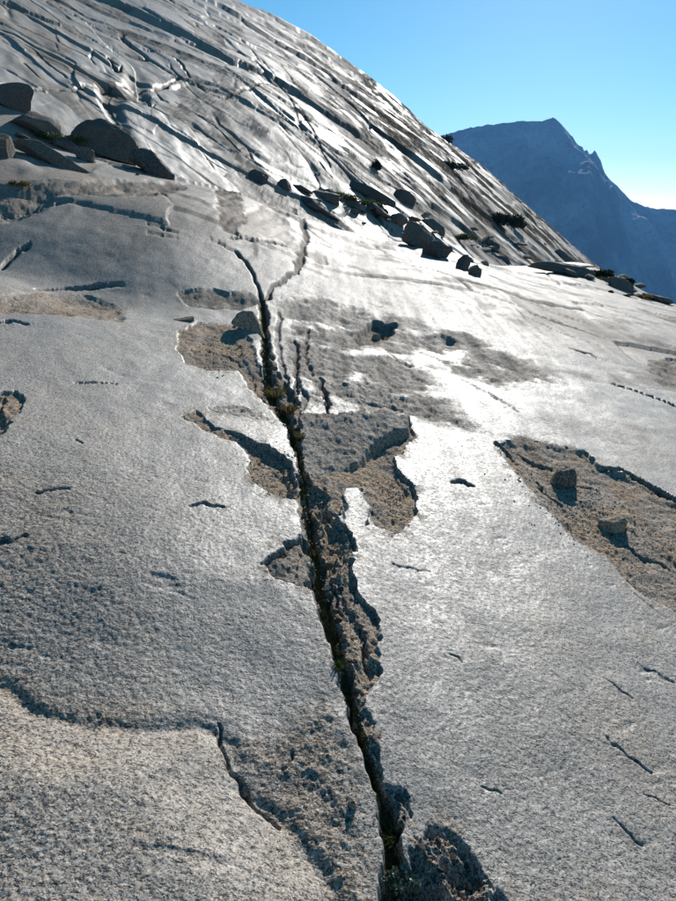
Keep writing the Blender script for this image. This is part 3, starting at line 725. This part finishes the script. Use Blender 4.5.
# stones close to the camera
rock('stone', 563, 486, 26, 20, 'grey angular stone, upper of two on the rough tan patch', 'stone', 67, M_rock, 0.8, 0.6, 0.0, GB, cuts=10, amp=.08)
rock('stone', 617, 530, 33, 18, 'brown flat-topped stone, lower of two on the rough tan patch', 'stone', 71, M_pale, 0.65, 0.1, 0.12, GB, cuts=10, amp=.08)
rock('stone', 252, 331, 34, 15, 'tan wedge-shaped stone lying across the top of the long crack', 'stone', 73, M_pale, 0.5, 0.1, 0.35, GB, cuts=12, amp=.06)
rock('stone', 186, 321, 20, 5, 'flat brownish stone at the foot of the swell', 'stone', 75, M_pale, 0.6, 0, 0.0, GB)
rock('stone', 376, 342, 15, 6, 'small pale stone in the shadowed notch', 'stone', 77, M_pale, 0.8, 0, 0.0, GB)
rock('pebble', 352, 808, 10, 9, 'reddish dark pebble on the rock left of the crack', 'pebble', 81, M_pale, 0.9, 0, 0.0, GB)
rock('pebble', 326, 590, 10, 5, 'tiny white chip of rock beside the crack', 'pebble', 83, granite('white_chip', False, (2.0, 2.0, 1.95), 0.9, 0, 0), 0.4, 0.3, 0.4, GB)
rq = random.Random(77)
pr2 = [rock_mesh('broken_rock', 500 + i, 1, 0.8, 0.55, 11, 2, 0.07, (M_rock, M_dark, M_pale)[i % 3], cutlo=.4) for i in range(7)]
for i in range(84):
    t_ = rq.random(); a_ = 300 + t_ * 360 + rq.gauss(0, 6); b_ = 196 + (t_ ** 1.1) * 98 + rq.gauss(0, 6)
    if i % 5 == 0: a_ = rq.uniform(4, 160); b_ = 142 + 0.14 * a_ + rq.gauss(0, 6)
    g_ = GP(a_, b_); sz_ = rq.uniform(2.0, 8.5) * g_.y / F_PX
    o = D.objects.new('broken_rock', pr2[i % 7]); col.objects.link(o); o.location = g_ + Vector((0, 0, sz_ * .3)); sz_ *= 1.2; o.scale = (sz_, sz_, sz_ * rq.uniform(.35, .8)); o.rotation_euler = (rq.uniform(-.3, .3), rq.uniform(-.1, .5), rq.uniform(0, 6))
    if i % 5 == 0: tagt(o, 'small broken rock in the rubble around the upper left boulders', 'rock', 'broken rocks around the upper left boulders')
    else: tagt(o, 'small broken rock in the rubble band at the foot of the dome', 'rock', 'broken rocks in the rubble band')
print('rocks', time.time() - T0)
# loose stones in the crack
rg = random.Random(5)
protos = [rock_mesh('crack_stone', 300 + i, 1, 1.0, 0.7, 9, 3, 0.08, M_pale if i % 2 else M_rock) for i in range(6)]
cs = [(268,372,9),(276,392,11),(288,410,8),(296,430,8),(306,498,7),(314,520,9),(322,548,8),(330,566,10),(326,602,11),(338,622,12),(344,642,11),(352,640,8),(336,612,8),(330,640,10),(350,664,10),(342,676,9),(356,694,10),(352,712,9),(366,740,10),(372,764,9),(376,784,9),(398,800,14),(404,818,12),(392,822,10),(420,850,18),(438,842,14),(452,858,20),(440,872,16),(466,868,14),(430,864,12),(478,884,16),(412,870,14),(340,590,9),(346,606,7)]
spots_txt = ['crack above the wedge block', 'crack beside the tan patch', 'widest reach of the crack', 'narrow lower reach of the crack', 'rubble pocket at the bottom']
_cnt = {}
ORD = ['uppermost', 'second', 'third', 'fourth', 'fifth', 'sixth', 'seventh', 'eighth', 'ninth', 'tenth']
cs.sort(key=lambda q: q[1])
for i, (a_, b_, w_) in enumerate(cs):
    g_ = GP(a_, b_); s = w_ * g_.y / F_PX / 2 * (0.62 if b_ > 795 else 0.9)
    o = D.objects.new('crack_stone', protos[i % 6]); col.objects.link(o)
    o.location = (g_.x, g_.y, g_.z + s * 0.2); o.scale = (s, s * rg.uniform(.8, 1.2), s * rg.uniform(.7, 1.1))
    o.rotation_euler = (rg.uniform(-.4, .4), rg.uniform(-.4, .4), rg.uniform(0, 6))
    zone = 0 if b_ < 440 else 1 if b_ < 575 else 2 if b_ < 700 else 3 if b_ < 795 else 4
    cn_ = 'tan' if (i % 6) % 2 else 'grey'; kq = (cn_, zone); nq = _cnt.get(kq, 0); _cnt[kq] = nq + 1
    lab = (ORD[0] + ' ' + cn_ + ' loose stone in the ' if nq == 0 else ORD[nq] + ' ' + cn_ + ' loose stone from the top in the ') + spots_txt[zone]
    tagt(o, lab, 'stone', 'loose stones in the long crack')

# ------------------------------------------------------------------ plants
def leaf_cloud(name, blobs, n, size, m, seed=1, aspect=2.2, up=0.2):
    r = random.Random(seed); V = []; Fc = []
    for _ in range(n):
        c, rad = r.choice(blobs)
        d = Vector((r.gauss(0, 1), r.gauss(0, 1), r.gauss(0, 1))).normalized() * (r.random() ** 0.45)
        p = Vector((c[0] + d.x * rad[0], c[1] + d.y * rad[1], c[2] + d.z * rad[2]))
        if p.z < 0: p.z *= -0.3
        a = Vector((r.gauss(0, 1), r.gauss(0, 1), r.gauss(0, 1) + up)).normalized()
        b_ = a.orthogonal().normalized(); b_.rotate(Matrix.Rotation(r.uniform(0, 6.3), 3, a))
        s = size * r.uniform(.6, 1.4); k_ = len(V)
        V += [p - b_ * s / aspect / 2, p + a * s * .5 - b_ * s / aspect * .4, p + a * s, p + b_ * s / aspect * .5 + a * s * .4]
        Fc.append((k_, k_ + 1, k_ + 2, k_ + 3))
    me = D.meshes.new(name); me.from_pydata([tuple(v) for v in V], [], Fc); me.materials.append(m); return me
def stems(name, n, h, spread, r0, m, seed):
    r = random.Random(seed); bm = bmesh.new()
    for _ in range(n):
        a = r.uniform(0, 6.28); p0 = Vector((0, 0, -h * .2)); d = Vector((math.cos(a) * spread, math.sin(a) * spread * .6, h * r.uniform(.5, 1)))
        prev = None
        for i in range(5):
            t = i / 4; p = p0 + d * t + Vector((0, 0, h * .2 * math.sin(t * 3))) ; rad = r0 * (1 - .8 * t)
            ring = [bm.verts.new(p + Vector((math.cos(q) * rad, math.sin(q) * rad, 0))) for q in (0, 1.57, 3.14, 4.71)]
            if prev:
                for j in range(4): bm.faces.new((prev[j], prev[(j + 1) % 4], ring[(j + 1) % 4], ring[j]))
            prev = ring
    me = D.meshes.new(name); bm.to_mesh(me); bm.free(); me.materials.append(m); return me
def shrub(px, py, wpx, hpx, label, n, leaf, m, name='pine_shrub', cat='shrub', seed=1, group=None, dep=.6, lobes=9):
    g_ = GP(px, py); s = g_.y / F_PX; W = wpx * s * 1.1; H = hpx * s * (0.95 if m is M_needle else 1.2); n = int(n * 2.2)
    e = D.objects.new(name, None); col.objects.link(e); e.location = g_
    r = random.Random(seed); blobs = []
    for _ in range(lobes):
        x_ = r.uniform(-.42, .42); hh = (1 - (abs(x_) * 1.7) ** 2) * r.uniform(.45, .85)
        blobs.append(((x_ * W, r.uniform(-.3, .3) * W * dep, H * hh * .55), (W * .17, W * .17 * dep * 1.4, H * .34)))
    f_ = D.objects.new('foliage', leaf_cloud('foliage', blobs, n, leaf * s, m, seed)); col.objects.link(f_); f_.parent = e
    t_ = D.objects.new('stem', stems('stem', 7, H * .7, W * .35, 0.5 * s, M_wood, seed)); col.objects.link(t_); t_.parent = e
    tagt(e, label, cat, group); return e
SG = 'low bushes on the mountainside'
shrub(500, 225, 34, 15, 'dark low pine bush high on the dome edge, the largest there', 1600, 2.6, M_needle, seed=2, group=SG)
shrub(514, 228, 24, 8, 'thin dark fringe of bush running right from the largest pine bush', 800, 2.4, M_needle, seed=3, group=SG)
shrub(600, 277, 24, 9, 'green bush at the right end of the long dark ledge block', 1500, 2.3, M_needle, seed=4, group=SG)
shrub(626, 284, 16, 6, 'small round dark bush on the ledges near the right edge', 900, 2.2, M_needle, seed=6, group=SG)
shrub(448, 142, 22, 7, 'dark bush clinging to the dome skyline, highest of all', 700, 2.4, M_needle, seed=7, group=SG)
shrub(452, 169, 26, 8, 'dark bush on the dome just below the skyline, under the highest bush', 800, 2.4, M_needle, seed=8, group=SG)
shrub(376, 170, 9, 12, 'tiny upright dark bush in a joint low on the dome', 400, 2.0, M_needle, seed=9, group=SG)
shrub(345, 200, 34, 6, 'low green herbs filling the top of the gully', 900, 1.7, M_green, 'herb_mat', 'herbs', seed=11, group='herb mats in the gully')
shrub(366, 206, 36, 6, 'yellow-green herbs between the dark rocks of the gully', 900, 1.7, M_green, 'herb_mat', 'herbs', seed=12, group='herb mats in the gully')
shrub(330, 196, 24, 4, 'thin green herbs at the left end of the gully', 500, 1.6, M_green, 'herb_mat', 'herbs', seed=13, group='herb mats in the gully')
shrub(458, 240, 34, 7, 'green herbs above the big tilted grey slab', 900, 1.7, M_green, 'herb_mat', 'herbs', seed=14, group='herb mats in the gully')
shrub(604, 280, 30, 3, 'brown-green herbs around the ledges on the right', 900, 1.7, M_grass, 'herb_mat', 'herbs', seed=15, group='herb mats in the gully')
shrub(640, 298, 22, 3, 'dry herbs by the lowest ledge rock near the right edge', 700, 1.7, M_grass, 'herb_mat', 'herbs', seed=16, group='herb mats in the gully')
shrub(48, 140, 60, 7, 'green and rusty herbs behind the long low slab at the left', 1200, 1.8, M_green, 'herb_mat', 'herbs', seed=17, group='herb mats in the gully')
shrub(20, 186, 22, 5, 'thin dry herbs on the broken rock at the left edge', 300, 1.8, M_grass, 'herb_mat', 'herbs', seed=18, group='herb mats in the gully')

def tuft(px, py, wpx, hpx, n, m, label, seed, name='grass_tuft', cat='grass tuft', group='grass tufts in the crack', width=1.0):
    g_ = GP(px, py); s = g_.y / F_PX; r = random.Random(seed); V = []; Fc = []
    for _ in range(n):
        a = r.uniform(0, 6.28); q = r.random() ** .6 * wpx * s * .3
        p = Vector((math.cos(a) * q, math.sin(a) * q * 1.2, -0.01)); L = hpx * s * r.uniform(.5, 1.1)
        lean = Vector((math.cos(a + r.uniform(-.8, .8)), math.sin(a + r.uniform(-.8, .8)), 0)) * L * r.uniform(.2, .8)
        sd_ = Vector((r.gauss(0, 1), r.gauss(0, 1), 0)).normalized() * s * width * .5; k_ = len(V)
        mid_ = p + lean * .35 + Vector((0, 0, L * .6)); tip = p + lean + Vector((0, 0, L * .85))
        V += [p - sd_, p + sd_, mid_ + sd_ * .7, mid_ - sd_ * .7, tip]
        Fc += [(k_, k_ + 1, k_ + 2, k_ + 3), (k_ + 3, k_ + 2, k_ + 4)]
    me = D.meshes.new(name); me.from_pydata([tuple(v) for v in V], [], Fc); me.materials.append(m)
    o = D.objects.new(name, me); col.objects.link(o); o.location = g_; tagt(o, label, cat, group); return o
tuft(276, 398, 26, 14, 160, M_grass, 'dry grass tuft in the crack above the wedge block, uppermost', 1)
tuft(288, 412, 22, 12, 140, M_grass, 'olive grass tuft beside the left corner of the wedge block', 2)
tuft(300, 440, 12, 12, 90, M_grass, 'thin dry grass along the left side of the wedge block', 3)
tuft(304, 492, 10, 10, 60, M_grass, 'short dry grass just below the wedge block', 4)
tuft(318, 556, 14, 10, 80, M_grass, 'dry grass in the crack by the dark triangular patch', 5)
tuft(338, 668, 18, 12, 110, M_green, 'greenish tuft low in the widest reach of the crack', 6)
tuft(396, 842, 34, 26, 260, M_green, 'bright olive tuft in the crack near the bottom, above the leafy plant', 7)
tuft(386, 826, 18, 16, 120, M_grass, 'dry tuft against the left wall above the bright olive tuft', 8)
# leafy plant at the very bottom
g_ = GP(404, 893) + Vector((0, 0, 0.02)); s = g_.y / F_PX
e = D.objects.new('leafy_plant', None); col.objects.link(e); e.location = g_
rr_ = random.Random(3)
blobs = [((rr_.uniform(-20, 20) * s, rr_.uniform(-12, 12) * s, rr_.uniform(3, 12) * s), (9 * s, 9 * s, 6 * s)) for _ in range(9)]
o = D.objects.new('leaves', leaf_cloud('leaves', blobs, 520, 5.0 * s, M_leaf, 5, 1.6, .8)); col.objects.link(o); o.parent = e
o = D.objects.new('stem', stems('stem', 12, 14 * s, 18 * s, 0.6 * s, M_wood, 4)); col.objects.link(o); o.parent = e
tagt(e, 'small grey-green leafy plant at the bottom end of the crack', 'plant')
# moss and soil crumbs lining the crack
V = []; Fc = []; rr_ = random.Random(9)
for i in range(9000):
    t = rr_.random() * (len(core) - 1); i0 = int(t); f0 = t - i0
    a_ = core[i0]; b_ = core[i0 + 1]
    off = rr_.uniform(-1, 1) * (a_[2] + 0.5) * 0.8
    q = P(a_[0] + (b_[0] - a_[0]) * f0 + off, a_[1] + (b_[1] - a_[1]) * f0) if i % 40 == 0 else None
    if q is None:
        pa, pb = cl[i0], cl[i0 + 1]; q = pa + (pb - pa) * f0 + np.array([off * mpp(pa[1]), rr_.gauss(0, .01)])
    z_ = ground(q[0], q[1]); sz = rr_.uniform(.0015, .005) * (0.6 + q[1] * .3)
    k_ = len(V)
    for dx, dy, dz in ((1, 0, 0), (-.5, .87, 0), (-.5, -.87, 0), (0, 0, 1.3)):
        V.append((q[0] + dx * sz * rr_.uniform(.6, 1.3), q[1] + dy * sz, z_ + dz * sz))
    Fc += [(k_, k_ + 1, k_ + 3), (k_ + 1, k_ + 2, k_ + 3), (k_ + 2, k_, k_ + 3)]
me = D.meshes.new('moss'); me.from_pydata(V, [], Fc); me.materials.append(M_moss)
o = D.objects.new('moss', me); col.objects.link(o); tagt(o, 'dark olive moss and soil crumbs lining the bottom of the long crack', 'moss', None, 'stuff')
# gravel on the rough tan patches
V = []; Fc = []
for cx_, cy_, rx, ry, n in ((590, 510, 60, 45, 700), (395, 500, 22, 28, 160), (270, 470, 28, 25, 160), (340, 600, 14, 70, 260), (450, 865, 40, 28, 260), (340, 840, 50, 60, 160), (225, 350, 30, 18, 120)):
    for i in range(n):
        c_ = P(cx_, cy_); k2 = P(cx_ + rx, cy_)[0] - c_[0]; k3 = abs(P(cx_, cy_ - ry)[1] - P(cx_, cy_ + ry)[1]) / 2
        break
    for i in range(n):
        q = (c_[0] + rr_.gauss(0, .5) * k2, c_[1] + rr_.gauss(0, .5) * k3); z_ = ground(*q); sz = rr_.uniform(.5, 1.6) * mpp(q[1])
        k_ = len(V)
        for _ in range(6): pass
        for d in ((1, 0, 0), (0, 1, 0), (-1, 0, 0), (0, -1, 0), (0, 0, .8)):
            V.append((q[0] + d[0] * sz * rr_.uniform(.5, 1.3), q[1] + d[1] * sz * rr_.uniform(.5, 1.3), z_ + d[2] * sz))
        Fc += [(k_, k_ + 1, k_ + 4), (k_ + 1, k_ + 2, k_ + 4), (k_ + 2, k_ + 3, k_ + 4), (k_ + 3, k_, k_ + 4)]
me = D.meshes.new('gravel'); me.from_pydata(V, [], Fc); me.materials.append(M_pale)
o = D.objects.new('gravel', me); col.objects.link(o); tagt(o, 'loose gravel and grit scattered over the rough tan patches', 'gravel', None, 'stuff')

# ------------------------------------------------------------------ air
m, t = mat('haze_air'); b = NB(t)
pv = b.n('ShaderNodeVolumePrincipled'); pv.inputs['Color'].default_value = (0.17, 0.47, 1.0, 1); pv.inputs['Density'].default_value = 0.000075; pv.inputs['Anisotropy'].default_value = 0.2
o_ = b.n('ShaderNodeOutputMaterial'); t.links.new(pv.outputs[0], o_.inputs['Volume'])
me = D.meshes.new('haze'); bm = bmesh.new(); bmesh.ops.create_cube(bm, size=1.0)
for v in bm.verts: v.co = Vector((v.co.x * 13000, v.co.y * 9600 + 1700, -1075 if v.co.z < 0 else 480))
bm.to_mesh(me); bm.free(); me.materials.append(m)
o = D.objects.new('haze', me); col.objects.link(o); o['kind'] = 'stuff'; o['label'] = 'thin blue mountain haze filling the valley air'
print('done', time.time() - T0)
